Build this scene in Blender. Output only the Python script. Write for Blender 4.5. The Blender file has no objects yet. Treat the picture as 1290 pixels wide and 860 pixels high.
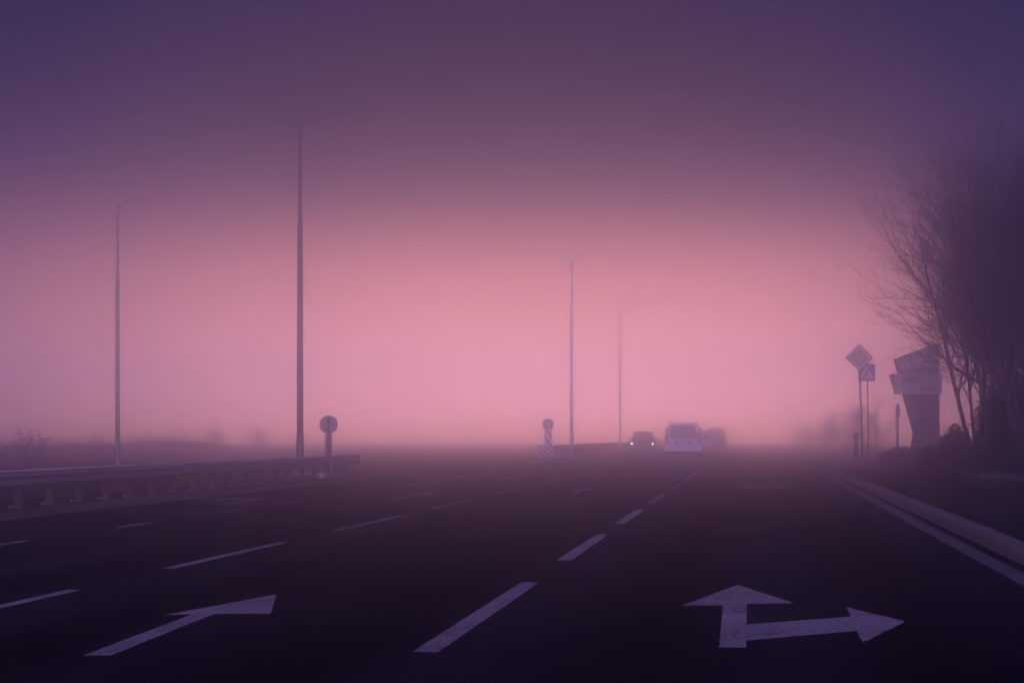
import bpy, bmesh, math, random
from mathutils import Vector, Matrix
R = math.radians
S = bpy.context.scene
COL = S.collection
random.seed(7)

# ------------------------------------------------------------------ camera
F = 2200.0 / 1290.0            # focal length in picture widths
H = 1.25                       # eye height
VPX = 947.0
TH = math.atan((VPX - 645.0) / 2200.0)
FW = Vector((-math.sin(TH), math.cos(TH), 0)); RT = Vector((math.cos(TH), math.sin(TH), 0))
cd = bpy.data.cameras.new('camera'); cam = bpy.data.objects.new('camera', cd); COL.objects.link(cam)
cam.location = (0, 0, H); cam.rotation_euler = (R(90), 0, TH)
cd.sensor_width = 36; cd.lens = 36 * F; cd.shift_y = 119.0 / 1290.0
cd.clip_start = 0.1; cd.clip_end = 3000
S.camera = cam

def G(px, py, z=0.0):
    """surveyed ground position (height z) seen at a pixel of the reference"""
    d = (H - z) * 2200.0 / (py - 549.0)
    return Dp(px, d, z)
def Dp(px, d, z=0.0):
    p = FW * d + RT * ((px - 645.0) / 2200.0 * d)
    return Vector((p.x, p.y, z))

# ------------------------------------------------------------------ materials
def new_mat(name):
    m = bpy.data.materials.new(name); m.use_nodes = True
    nt = m.node_tree; b = nt.nodes['Principled BSDF']
    return m, nt, b
def rgb(c): return (c[0], c[1], c[2], 1)
def simple(name, col, rough=0.6, metal=0.0, spec=0.4, var=0.25, scale=3.0, bump=0.0):
    m, nt, b = new_mat(name)
    tc = nt.nodes.new('ShaderNodeTexCoord'); n = nt.nodes.new('ShaderNodeTexNoise')
    n.inputs['Scale'].default_value = scale; n.inputs['Detail'].default_value = 6
    n.inputs['Roughness'].default_value = .65
    nt.links.new(tc.outputs['Object'], n.inputs['Vector'])
    r = nt.nodes.new('ShaderNodeValToRGB')
    r.color_ramp.elements[0].position = .3; r.color_ramp.elements[1].position = .72
    r.color_ramp.elements[0].color = rgb([c * (1 - var) for c in col])
    r.color_ramp.elements[1].color = rgb([min(1, c * (1 + var)) for c in col])
    nt.links.new(n.outputs['Fac'], r.inputs['Fac'])
    nt.links.new(r.outputs['Color'], b.inputs['Base Color'])
    b.inputs['Roughness'].default_value = rough; b.inputs['Metallic'].default_value = metal
    b.inputs['Specular IOR Level'].default_value = spec
    if bump:
        bp = nt.nodes.new('ShaderNodeBump'); bp.inputs['Strength'].default_value = bump
        bp.inputs['Distance'].default_value = .02
        nt.links.new(n.outputs['Fac'], bp.inputs['Height']); nt.links.new(bp.outputs['Normal'], b.inputs['Normal'])
    return m
def asphalt(name, base, patch):
    m, nt, b = new_mat(name)
    N = nt.nodes.new; L = nt.links.new
    tc = N('ShaderNodeTexCoord')
    fine = N('ShaderNodeTexNoise'); fine.inputs['Scale'].default_value = 55; fine.inputs['Detail'].default_value = 8
    L(tc.outputs['Object'], fine.inputs['Vector'])
    mp = N('ShaderNodeMapping'); mp.inputs['Scale'].default_value = (1.0, .06, 1)
    L(tc.outputs['Object'], mp.inputs['Vector'])
    wear = N('ShaderNodeTexNoise'); wear.inputs['Scale'].default_value = .9; wear.inputs['Detail'].default_value = 5
    L(mp.outputs['Vector'], wear.inputs['Vector'])
    big = N('ShaderNodeTexNoise'); big.inputs['Scale'].default_value = .22; big.inputs['Detail'].default_value = 5
    L(tc.outputs['Object'], big.inputs['Vector'])
    a = N('ShaderNodeMix'); a.data_type = 'FLOAT'; a.inputs[0].default_value = .5
    L(wear.outputs['Fac'], a.inputs[2]); L(big.outputs['Fac'], a.inputs[3])
    a2 = N('ShaderNodeMix'); a2.data_type = 'FLOAT'; a2.inputs[0].default_value = .35
    L(a.outputs[0], a2.inputs[2]); L(fine.outputs['Fac'], a2.inputs[3])
    cr = N('ShaderNodeValToRGB'); cr.color_ramp.elements[0].position = .36; cr.color_ramp.elements[1].position = .64
    cr.color_ramp.elements[0].color = rgb([c * .72 for c in base]); cr.color_ramp.elements[1].color = rgb(patch)
    L(a2.outputs[0], cr.inputs['Fac'])
    # worn wheel tracks along the road, with lane sheen also painted as lighter bands
    sp = N('ShaderNodeSeparateXYZ'); L(tc.outputs['Object'], sp.inputs[0])
    ma = N('ShaderNodeMath'); ma.operation = 'MULTIPLY_ADD'; ma.inputs[1].default_value = 2 * math.pi / 1.78; ma.inputs[2].default_value = .9
    L(sp.outputs[0], ma.inputs[0])
    si = N('ShaderNodeMath'); si.operation = 'SINE'; L(ma.outputs[0], si.inputs[0])
    tr = N('ShaderNodeMapRange'); tr.inputs[1].default_value = -1; tr.inputs[2].default_value = 1; tr.inputs[3].default_value = .62; tr.inputs[4].default_value = 1.3
    L(si.outputs[0], tr.inputs[0])
    trm = N('ShaderNodeVectorMath'); trm.operation = 'SCALE'; L(cr.outputs['Color'], trm.inputs[0]); L(tr.outputs[0], trm.inputs['Scale'])
    # cracks
    vo = N('ShaderNodeTexVoronoi'); vo.feature = 'DISTANCE_TO_EDGE'; vo.inputs['Scale'].default_value = .22
    dis = N('ShaderNodeVectorMath'); dis.operation = 'ADD'
    sc = N('ShaderNodeVectorMath'); sc.operation = 'SCALE'; sc.inputs['Scale'].default_value = 1.6
    L(big.outputs['Color'], sc.inputs[0]); L(tc.outputs['Object'], dis.inputs[0]); L(sc.outputs[0], dis.inputs[1])
    L(dis.outputs[0], vo.inputs['Vector'])
    lt = N('ShaderNodeMath'); lt.operation = 'LESS_THAN'; lt.inputs[1].default_value = .0009
    L(vo.outputs['Distance'], lt.inputs[0])
    mx = N('ShaderNodeMix'); mx.data_type = 'RGBA'; L(lt.outputs[0], mx.inputs[0])
    L(trm.outputs[0], mx.inputs[6]); mx.inputs[7].default_value = rgb([c * .4 for c in base])
    L(mx.outputs[2], b.inputs['Base Color'])
    b.inputs['Roughness'].default_value = .78; b.inputs['Specular IOR Level'].default_value = .0
    rr = N('ShaderNodeMapRange'); rr.inputs[3].default_value = .6; rr.inputs[4].default_value = .95
    L(wear.outputs['Fac'], rr.inputs[0]); L(rr.outputs[0], b.inputs['Roughness'])
    bp = N('ShaderNodeBump'); bp.inputs['Strength'].default_value = .5; bp.inputs['Distance'].default_value = .006
    L(fine.outputs['Fac'], bp.inputs['Height']); L(bp.outputs['Normal'], b.inputs['Normal'])
    return m
def worn_paint(name, col, under):
    m, nt, b = new_mat(name); N = nt.nodes.new; L = nt.links.new
    tc = N('ShaderNodeTexCoord')
    n = N('ShaderNodeTexNoise'); n.inputs['Scale'].default_value = 14; n.inputs['Detail'].default_value = 12; n.inputs['Roughness'].default_value = .85
    mp = N('ShaderNodeMapping'); mp.inputs['Scale'].default_value = (1, .22, 1)
    L(tc.outputs['Object'], mp.inputs['Vector']); L(mp.outputs['Vector'], n.inputs['Vector'])
    n2 = N('ShaderNodeTexNoise'); n2.inputs['Scale'].default_value = 1.3; n2.inputs['Detail'].default_value = 4
    L(tc.outputs['Object'], n2.inputs['Vector'])
    ad = N('ShaderNodeMix'); ad.data_type = 'FLOAT'; ad.inputs[0].default_value = .3
    L(n.outputs['Fac'], ad.inputs[2]); L(n2.outputs['Fac'], ad.inputs[3])
    cr = N('ShaderNodeValToRGB'); e = cr.color_ramp.elements
    e[0].position = .40; e[0].color = rgb(under); e[1].position = .50; e[1].color = rgb([c * .75 for c in col])
    e2 = e.new(.62); e2.color = rgb(col)
    L(ad.outputs[0], cr.inputs['Fac']); L(cr.outputs['Color'], b.inputs['Base Color'])
    b.inputs['Roughness'].default_value = .7; b.inputs['Specular IOR Level'].default_value = .25
    return m
M = {}
M['asphalt'] = asphalt('asphalt', (.006, .006, .009), (.022, .022, .031))
M['pavement'] = asphalt('pavement_asphalt', (.014, .014, .016), (.036, .036, .038))
M['paint'] = worn_paint('road_paint', (.33, .315, .325), (.08, .078, .08))
M['gutter'] = worn_paint('gutter_concrete', (.15, .145, .148), (.045, .044, .045))
M['kerb'] = simple('kerb_concrete', (.11, .105, .108), .9, scale=6, var=.4, bump=.6)
M['concrete'] = simple('concrete', (.3, .29, .28), .9, scale=4, var=.3, bump=.4)
M['grass'] = simple('verge_grass', (.03, .03, .02), 1.0, spec=.1, scale=1.2, var=.5, bump=.8)
M['steel'] = simple('galvanised_steel', (.17, .16, .18), .5, .15, scale=2.2, var=.3)
M['litrail'] = simple('lit_rail_top', (.6, .58, .6), .6, scale=3, var=.2)
M['poststeel'] = simple('weathered_post_steel', (.03, .029, .033), .6, .4, scale=3, var=.4)
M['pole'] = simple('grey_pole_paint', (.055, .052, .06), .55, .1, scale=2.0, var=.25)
M['midpole'] = simple('half_hazed_pole', (.16, .15, .16), .6, .1, scale=2.0, var=.2)  # lighter pole grey, some haze put into the base colour
M['hazepole'] = simple('haze_paled_pole', (.5, .47, .48), .6, .1, scale=2.0, var=.15)  # far posts: base colour raised to the fog tone, painting in extra haze
M['darkpole'] = simple('dark_pole_steel', (.07, .07, .08), .6, .2, scale=3)
M['signback'] = simple('bare_sign_back', (.15, .145, .155), .6, scale=3, var=.1)
M['black'] = simple('black_paint', (.015, .015, .017), .6, scale=4)
M['white'] = simple('white_sheet', (.72, .72, .72), .5, scale=3, var=.08)
M['yellow'] = simple('yellow_sheet', (.5, .38, .22), .5, scale=3, var=.08)
M['dullwhite'] = simple('weathered_white_sheet', (.5, .48, .48), .6, scale=3, var=.12)
M['blue'] = simple('blue_sheet', (.025, .05, .16), .5, scale=3, var=.1)
M['red'] = simple('red_sheet', (.2, .05, .07), .5, scale=3, var=.1)
M['bark'] = simple('bark', (.035, .032, .038), .95, spec=.1, scale=8, var=.4, bump=.5)
M['twig'] = simple('twig_bark', (.065, .058, .072), .95, spec=.1, scale=6, var=.4)
M['leaf'] = simple('dark_leaf', (.028, .03, .028), .8, spec=.2, scale=2, var=.5)
M['drybush'] = simple('dry_scrub', (.07, .06, .04), .95, spec=.1, scale=2, var=.4)
M['tyre'] = simple('tyre_rubber', (.02, .02, .02), .85, scale=6)
M['rim'] = simple('wheel_rim', (.3, .3, .3), .4, .7)
M['glass'] = simple('dark_glass', (.02, .02, .024), .08, spec=.6, var=.05)
M['carwhite'] = simple('white_car_paint', (.84, .83, .83), .28, spec=.5, var=.03)
M['cardark'] = simple('dark_car_paint', (.035, .035, .045), .3, spec=.5, var=.05)
M['trim'] = simple('black_plastic', (.03, .03, .032), .6)
M['lampred'] = simple('tail_lamp_red', (.1, .035, .045), .25, spec=.6)
M['panelgrey'] = simple('sign_panel_grey', (.07, .065, .08), .6, scale=1.5, var=.12)
M['panelpale'] = simple('sign_panel_pale', (.28, .27, .28), .6, scale=1.5, var=.12)
M['paneldark'] = simple('sign_panel_dark', (.03, .03, .04), .6, scale=1.5, var=.15)
M['signtext'] = simple('faded_sign_lettering', (.34, .32, .34), .6, scale=3)
M['rock'] = simple('rock', (.05, .048, .05), .95, scale=5, var=.35, bump=.8)
def emit(name, col, st):
    m, nt, b = new_mat(name)
    b.inputs['Emission Color'].default_value = rgb(col); b.inputs['Emission Strength'].default_value = st
    b.inputs['Base Color'].default_value = (.8, .8, .8, 1); return m
M['headlight'] = emit('lit_headlight', (1, .95, .97), 14)

# ------------------------------------------------------------------ mesh helpers
class MB:
    def __init__(s): s.v = []; s.f = []
    def add(s, v, f):
        o = len(s.v); s.v += [Vector(p) for p in v]; s.f += [[i + o for i in q] for q in f]; return s
    def box(s, x0, x1, y0, y1, z0, z1, bevel=0.0):
        bm = bmesh.new(); bmesh.ops.create_cube(bm, size=1)
        for v in bm.verts:
            v.co = Vector(((x0 + x1) / 2 + v.co.x * (x1 - x0), (y0 + y1) / 2 + v.co.y * (y1 - y0), (z0 + z1) / 2 + v.co.z * (z1 - z0)))
        if bevel: bmesh.ops.bevel(bm, geom=bm.edges[:], offset=bevel, segments=2, affect='EDGES', profile=.5)
        return s.bm(bm)
    def bm(s, bm):
        bm.verts.ensure_lookup_table(); bm.verts.index_update()
        s.add([v.co.copy() for v in bm.verts], [[v.index for v in f.verts] for f in bm.faces]); bm.free(); return s
    def tube(s, pts, rad, n=8, cap=True):
        pts = [Vector(p) for p in pts]
        if not isinstance(rad, (list, tuple)): rad = [rad] * len(pts)
        vs = []; prev = None
        for i, p in enumerate(pts):
            d = (pts[min(i + 1, len(pts) - 1)] - pts[max(i - 1, 0)]).normalized()
            if prev is None:
                a = d.cross(Vector((0, 0, 1)));
                if a.length < .01: a = d.cross(Vector((1, 0, 0)))
            else: a = prev - d * prev.dot(d)
            a.normalize(); prev = a; b = d.cross(a)
            for k in range(n):
                t = 2 * math.pi * k / n
                vs.append(p + (a * math.cos(t) + b * math.sin(t)) * rad[i])
        fs = []
        for i in range(len(pts) - 1):
            for k in range(n):
                fs.append([i * n + k, i * n + (k + 1) % n, (i + 1) * n + (k + 1) % n, (i + 1) * n + k])
        if cap:
            fs.append(list(range(n))[::-1]); fs.append([(len(pts) - 1) * n + k for k in range(n)])
        return s.add(vs, fs)
    def prism(s, poly, axis, a, b):
        """poly: 2-D outline; axis 'x','y','z' is the extrusion axis"""
        def P(u, v, w): return {'x': (w, u, v), 'y': (u, w, v), 'z': (u, v, w)}[axis]
        n = len(poly); vs = [P(u, v, a) for u, v in poly] + [P(u, v, b) for u, v in poly]
        fs = [list(range(n))[::-1], [n + i for i in range(n)]]
        for i in range(n): fs.append([i, (i + 1) % n, n + (i + 1) % n, n + i])
        return s.add(vs, fs)
    def loft(s, rings, cap=True):
        n = len(rings[0]); vs = [p for r in rings for p in r]; fs = []
        for i in range(len(rings) - 1):
            for k in range(n):
                fs.append([i * n + k, i * n + (k + 1) % n, (i + 1) * n + (k + 1) % n, (i + 1) * n + k])
        if cap: fs.append(list(range(n))[::-1]); fs.append([(len(rings) - 1) * n + k for k in range(n)])
        return s.add(vs, fs)
    def build(s, name, mat, parent=None, smooth=False, loc=None):
        me = bpy.data.meshes.new(name); me.from_pydata([tuple(v) for v in s.v], [], s.f)
        bm = bmesh.new(); bm.from_mesh(me); bmesh.ops.recalc_face_normals(bm, faces=bm.faces[:]); bm.to_mesh(me); bm.free()
        me.materials.append(mat)
        if smooth:
            for p in me.polygons: p.use_smooth = True
        o = bpy.data.objects.new(name, me); COL.objects.link(o)
        if parent: o.parent = parent
        if loc: o.location = loc
        return o
def tag(o, label=None, cat=None, group=None, kind=None):
    if label: o['label'] = label
    if cat: o['category'] = cat
    if group: o['group'] = group
    if kind: o['kind'] = kind
    return o
def empty(name, loc, rz=0.0):
    o = bpy.data.objects.new(name, None); COL.objects.link(o); o.location = loc; o.rotation_euler = (0, 0, rz)
    o.empty_display_size = .3; return o
def copy_tree(o, parent=None):
    c = o.copy(); COL.objects.link(c)
    if parent: c.parent = parent
    for ch in list(o.children): copy_tree(ch, c)
    return c
def circle(r, n=32, cx=0, cy=0): return [(cx + r * math.cos(2 * math.pi * i / n), cy + r * math.sin(2 * math.pi * i / n)) for i in range(n)]

# ------------------------------------------------------------------ ground and roads
XR_G = 3.6                                     # outer edge of gutter strip (set from the survey)
g0 = G(1290, 745); g1 = G(1040, 599)
k0 = G(1290, 712)
XG = (g0.x + g1.x) / 2; XK = k0.x              # gutter edge, kerb face
XRAIL = (G(22, 640, .12).x + G(414, 600, .12).x) / 2
print('XG', g0.x, g1.x, 'XK', XK, 'XRAIL', XRAIL)
FAR = 262.0; NEAR = -30.0
gm = MB(); 
gm.add([(-190, NEAR, -.03), (190, NEAR, -.03), (190, FAR, -.03), (-190, FAR, -.03)], [[0, 1, 2, 3]])
tag(gm.build('ground', M['grass']), kind='structure')

XM0, XM1 = XRAIL - 1.6, XRAIL + .55            # near median
YM = G(445, 597.5, .12).y                      # its end
YM2 = G(680, 578.5, .12).y                     # start of the far median
XF = G(690, 578.5, .12).x
YC0 = G(1040, 588, .12).y                      # the corner of the pavement on the right
YC1 = YC0 + 27
rm = MB()
xs = XK + .02
rm.add([(-30, NEAR, 0), (xs, NEAR, 0), (xs, FAR, 0), (-30, FAR, 0)], [[0, 1, 2, 3]])
rm.add([(xs, YC0 - 2, 0), (120, YC0 - 2, 0), (120, YC1, 0), (xs, YC1, 0)], [[0, 1, 2, 3]])
road = tag(rm.build('road', M['asphalt']), kind='structure')

# gutter strip (concrete channel along the kerb)
gs = MB(); gs.add([(XG, NEAR, .004), (XK - .15, NEAR, .004), (XK - .15, YC0, .004), (XG, YC0 + .3, .004)], [[0, 1, 2, 3]])  # stops short: bare asphalt strip stands in for the kerb face's shade
gs.build('gutter', M['gutter'], road)

M['oldkerb'] = simple('stained_kerb', (.06, .058, .06), .9, scale=3, var=.5, bump=.6)
def slab(name, poly, z, mat, bevel=0.0):
    return tag(MB().prism(poly, 'z', -.02, z).build(name, mat), kind='structure')
# right-hand pavement: kerb stones + asphalt apron inside
back0 = G(1290, 606, .12); back1 = G(1160, 585, .12)
dirb = (back1 - back0).normalized()
pn = back0 - dirb * 80
rad = 2.2
corner = [(XK + rad - rad * math.cos(t * math.pi / 2 / 8), YC0 - rad + rad * math.sin(t * math.pi / 2 / 8)) for t in range(9)]
KW = .26
cin = [(XK + rad - (rad - KW) * math.cos(t * math.pi / 2 / 8), YC0 - rad + (rad - KW) * math.sin(t * math.pi / 2 / 8)) for t in range(9)]
pav = [(XK + KW, NEAR)] + cin + [(back1.x, YC0 - KW), (pn.x, pn.y), (pn.x, NEAR)]
slab('pavement', pav, .112, M['pavement'])
# kerb with irregular, chipped stones; each 1 m stone has a joint
def kerb(name, path_out, path_in, z, stone=1.0, seed=1):
    """path_out/in: matching point lists; resampled into stones with tiny offsets"""
    rnd = random.Random(seed); mb = MB()
    def resample(p, q):
        segs = []
        for i in range(len(p) - 1):
            a, b, c, d = [Vector((*t, 0)) for t in (p[i], p[i + 1], q[i], q[i + 1])]
            n = max(1, round((b - a).length / stone))
            for k in range(n):
                segs.append((a.lerp(b, k / n), a.lerp(b, (k + 1) / n), c.lerp(d, k / n), c.lerp(d, (k + 1) / n)))
        return segs
    for a, b, c, d in resample(path_out, path_in):
        u = (b - a).normalized() * .002; zz = z + rnd.uniform(-.004, .003)
        off = (c - a).normalized() * rnd.uniform(-.004, .003)
        ch = (c - a).normalized() * .03
        n = max(2, int((b - a).length / .25)); rings = []
        for k in range(n + 1):
            t = k / n; p = (a + u).lerp(b - u, t) + off; q = (c + u).lerp(d - u, t)
            w = rnd.uniform(-.016, .006); e = rnd.uniform(.4, 2.0)
            rings.append([p + Vector((0, 0, -.02)), p + Vector((0, 0, zz - .03 * e)), p + ch * e + Vector((0, 0, zz + w)), q + Vector((0, 0, zz + w * .5)), q + Vector((0, 0, -.02))])
        mb.loft(rings)
    return mb
ko = [(XK, NEAR), (XK, YC0 - rad)] + corner[1:] + [(back1.x, YC0)]
ki = [(XK + KW, NEAR), (XK + KW, YC0 - rad)] + cin[1:] + [(back1.x, YC0 - KW)]
tag(kerb('kerb', ko, ki, .135).build('kerb', M['kerb']), kind='structure')
nb = Vector((-dirb.y, dirb.x, 0))
if nb.x < 0: nb = -nb
ko = [(back1.x, back1.y), (pn.x, pn.y)]; ki = [(p[0] + nb.x * .2, p[1] + nb.y * .2) for p in ko]
tag(kerb('back_kerb', ko, ki, .19, seed=4).build('pavement_kerb', M['kerb']), kind='structure')
# verge behind the pavement
vp = [(ki[0][0], ki[0][1]), (ki[1][0], ki[1][1]), (190, pn.y), (190, YC0 - 2.1), (back1.x + .3, YC0 - 2.1)]
slab('verge', vp, .13, M['grass'])

# medians
def median(name, x0, x1, y0, y1, front_round, back_round, seed):
    r = (x1 - x0) / 2; cx = (x0 + x1) / 2; out = []; inn = []
    kw = .18
    def arc(yc, s, rr): return [(cx + s * rr * math.cos(t * math.pi / 10), yc + s * rr * math.sin(t * math.pi / 10)) for t in range(11)]
    o = []; i = []
    if back_round: o += arc(y1 - r, 1, r); i += arc(y1 - r, 1, r - kw)
    else: o += [(x1, y1), (x0, y1)]; i += [(x1 - kw, y1), (x0 + kw, y1)]
    if front_round: o += arc(y0 + r, -1, r); i += arc(y0 + r, -1, r - kw)
    else: o += [(x0, y0), (x1, y0)]; i += [(x0 + kw, y0), (x1 - kw, y0)]
    slab(name, i, .11, M['pavement'])
    oo = o + [o[0]]; ii = i + [i[0]]
    tag(kerb('kerb', oo, ii, .125, seed=seed).build(name + '_kerb', M['oldkerb']), kind='structure')
median('median', XM0, XM1, NEAR, YM + 1.2, False, True, 11)
median('far_median', XF - 1.3, XF + .75, YM2 - .8, FAR - 2, True, False, 12)

# ------------------------------------------------------------------ painted markings (children of the road)
ZP = .005
rag = random.Random(99)
def flat(name, pts, parent=road, z=ZP, mat=None):
    out = []                                            # worn, slightly ragged paint edges
    for i, p in enumerate(pts):
        q = pts[(i + 1) % len(pts)]; a = Vector((p[0], p[1])); b = Vector((q[0], q[1])); n_ = max(1, min(60, int((b - a).length / .05)))
        t_ = (b - a).normalized(); nn = Vector((-t_.y, t_.x))
        for k in range(n_):
            c_ = a.lerp(b, k / n_)
            if k: c_ = c_ + nn * rag.gauss(0, .002)
            out.append(c_)
    pts = out
    o = MB(); o.add([(p[0], p[1], z) for p in pts], [list(range(len(pts)))])
    return o.build(name, mat or M['paint'], parent)
def line_x(px, py): return G(px, py).x
XA = sum(line_x(*p) for p in ((535, 823), (658, 733), (714, 706), (790, 655))) / 4
XB = sum(line_x(*p) for p in ((203, 716), (369, 683), (460, 659), (20, 760))) / 4
XC = sum(line_x(*p) for p in ((150, 664), (270, 646), (0, 686), (357, 635))) / 4
print('lanes', XA, XB, XC)
def yrow(px, py): return G(px, py).y
dashA = [(823, 733, 595), (706, 673, 720), (660, 642, 785), (634, 623, 820), (616, 610, 845), (606, 593, 866)]
for y0, y1, px in dashA:
    a, b = yrow(px, y0), yrow(px, y1)
    flat('lane_line', [(XA - .075, a), (XA + .075, a), (XA + .075, b), (XA - .075, b)])
for y0, y1, px in [(800, 743, 0), (716, 683, 280), (668, 649, 465), (641, 629, 565), (623, 615, 630), (612, 592, 710)]:
    x0 = VPX - (y0 - 549) * 4.467; x1 = VPX - (y1 - 549) * 4.467
    a, b = yrow(x0, y0), yrow(x1, y1)
    flat('lane_line', [(XB - .06, a), (XB + .06, a), (XB + .06, b), (XB - .06, b)])
for y0, y1 in [(694, 681), (664.5, 657.5), (647, 641.5), (635.5, 631.5), (625.5, 621.5), (614.5, 601)]:
    x0 = VPX - (y0 - 549) * 6.97; x1 = VPX - (y1 - 549) * 6.97
    a, b = yrow(x0, y0), yrow(x1, y1)
    flat('lane_line', [(XC - .06, a), (XC + .06, a), (XC + .06, b), (XC - .06, b)])
# arrows
def straight_arrow(x, y0):
    w, hw = .075, .37
    flat('lane_arrow', [(x - w, y0), (x + w, y0), (x + w, y0 + 2.3), (x + hw, y0 + 2.3), (x, y0 + 3.85), (x - hw, y0 + 2.3), (x - w, y0 + 2.3)])
a = G(120, 826)
print('arrow', a, G(274, 774), G(348, 749), [tuple(round(c, 2) for c in G(*p)[:2]) for p in ((907, 816), (942, 816), (942, 762), (1000, 760), (930, 737), (862, 763), (912, 763), (942, 786), (942, 807), (1070, 777), (1080, 796), (1066, 765), (1087, 810), (1141, 783))])
poly = [(105, 826), (140, 826), (270, 773.5), (341, 773), (348, 749), (208, 775), (243, 774)]
flat('lane_arrow', [G(*p) for p in poly])
def turn_arrow(pts): flat('lane_arrow', pts)
SR = [(906, 816), (940, 816), (940, 807), (1079, 795), (1087, 809.5), (1141, 783), (1066, 765), (1072, 777), (940, 787), (941, 761), (1001, 760), (929, 737), (859, 763), (911, 763)]
srw = [G(*p) for p in SR]; o0 = G(923, 816)
flat('lane_arrow', srw)
def sr_at(px, py):          # the same straight-and-right arrow further up the lane
    q = G(px, py); flat('lane_arrow', [(q.x + p.x - o0.x, q.y + p.y - o0.y) for p in srw])
sr_at(941, 616); sr_at(943, 597)
stw = [G(*p) for p in poly]; o1 = G(122, 826)
def st_at(px, py):
    q = G(px, py); flat('lane_arrow', [(q.x + p.x - o1.x, q.y + p.y - o1.y) for p in stw])
st_at(500, 628.5); st_at(631, 604); st_at(724, 621); st_at(786, 601.5)
def left_arrow(px, py):
    q = G(px, py); P = [(.08, 0), (.08, 2.4), (-.55, 3.0), (-.55, 3.45), (-1.25, 2.5), (-.55, 1.6), (-.55, 2.35), (-.08, 1.9), (-.08, 0)]
    flat('lane_arrow', [(q.x + x, q.y + y) for x, y in P])
left_arrow(282, 635)

# ------------------------------------------------------------------ guardrail
W_PROF = [(0, 0), (.03, .02), (.075, .055), (.08, .09), (.03, .135), (.02, .155), (.03, .175), (.08, .22), (.075, .255), (.03, .29), (0, .31)]
def w_beam(side, x, y0, y1, z, step):
    mb = MB(); prof = [(x + side * u, z + v * .806) for u, v in W_PROF]
    prof += [(x + side * (u - .006), z + v * .806) for u, v in reversed(W_PROF)]
    return mb.prism(prof, 'y', y0, y1)
def guardrail(y0, y1, x, zr, label, spacing, offs=0.0, first=None):
    t = empty('guardrail', (x, y0, .11)); tag(t, label, 'guardrail', 'steel guardrails on the medians')
    L_ = y1 - y0; zt = zr - .11
    for s in (1, -1):
        bm_ = w_beam(s, s * .075, 0, L_, zt - .25, 4).build('rail_beam', M['steel'], t)
    # added top strip, its pale colour painting skylight on the beam's upper slope
    cap = MB().box(-.13, .13, 0, L_, zt + .004, zt + .016); cap.build('lit_rail_strip', M['litrail'], t)
    n = int((L_ - .3) / spacing); src = None
    for k in range(n + 1):
        yy = .25 + offs + k * spacing
        if yy > L_ - .1: break
        if src is None:
            p = MB(); h = zt - .03
            p.box(-.06, .06, -.05, -.043, 0, h); p.box(-.06, .06, .043, .05, 0, h); p.box(-.06, -.052, -.042, .042, 0, h)
            p.box(-.074, -.062, -.05, .05, zt - .22, zt - .03); p.box(.052, .073, -.05, .05, zt - .22, zt - .03)
            src = p.build('post', M['poststeel'], t); src.location = (0, yy, 0)
            bp = MB().box(-.12, .12, -.13, .13, .002, .02)
            for sx in (-1, 1):
                for sy in (-1, 1): bp.prism(circle(.02, 6, sx * .09, sy * .105), 'z', .02, .05)
            bp.build('base_plate', M['darkpole'], src)
        else:
            c = copy_tree(src, t); c.location = (0, yy, 0)
    # splice bolts
    return t
RY0 = 6.0
g = guardrail(RY0, YM, XRAIL, .69, 'long galvanised guardrail on bolted posts along the nearer median, below the double-armed lamp', 1.26)
# rounded end terminal with a short lower plate
em = MB(); pts = [(.16 * math.cos(t), .16 * math.sin(t)) for t in [math.pi * k / 12 for k in range(13)]]
ring = pts + [(.15 / .16 * u, .15 / .16 * v) for u, v in reversed(pts)]
em.prism([(u, v) for u, v in ring], 'z', .33, .58); em.build('end_terminal', M['steel'], g, loc=(0, YM - RY0, 0))
lo = MB().box(-.1, .1, -3.2, -.1, .14, .2); lo.build('lower_rail', M['steel'], g, loc=(0, YM - RY0, 0))
g2 = guardrail(YM2 + .5, FAR - 8, XF, .78, 'distant guardrail behind the striped hazard board, running off into the fog', 1.26)

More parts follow.
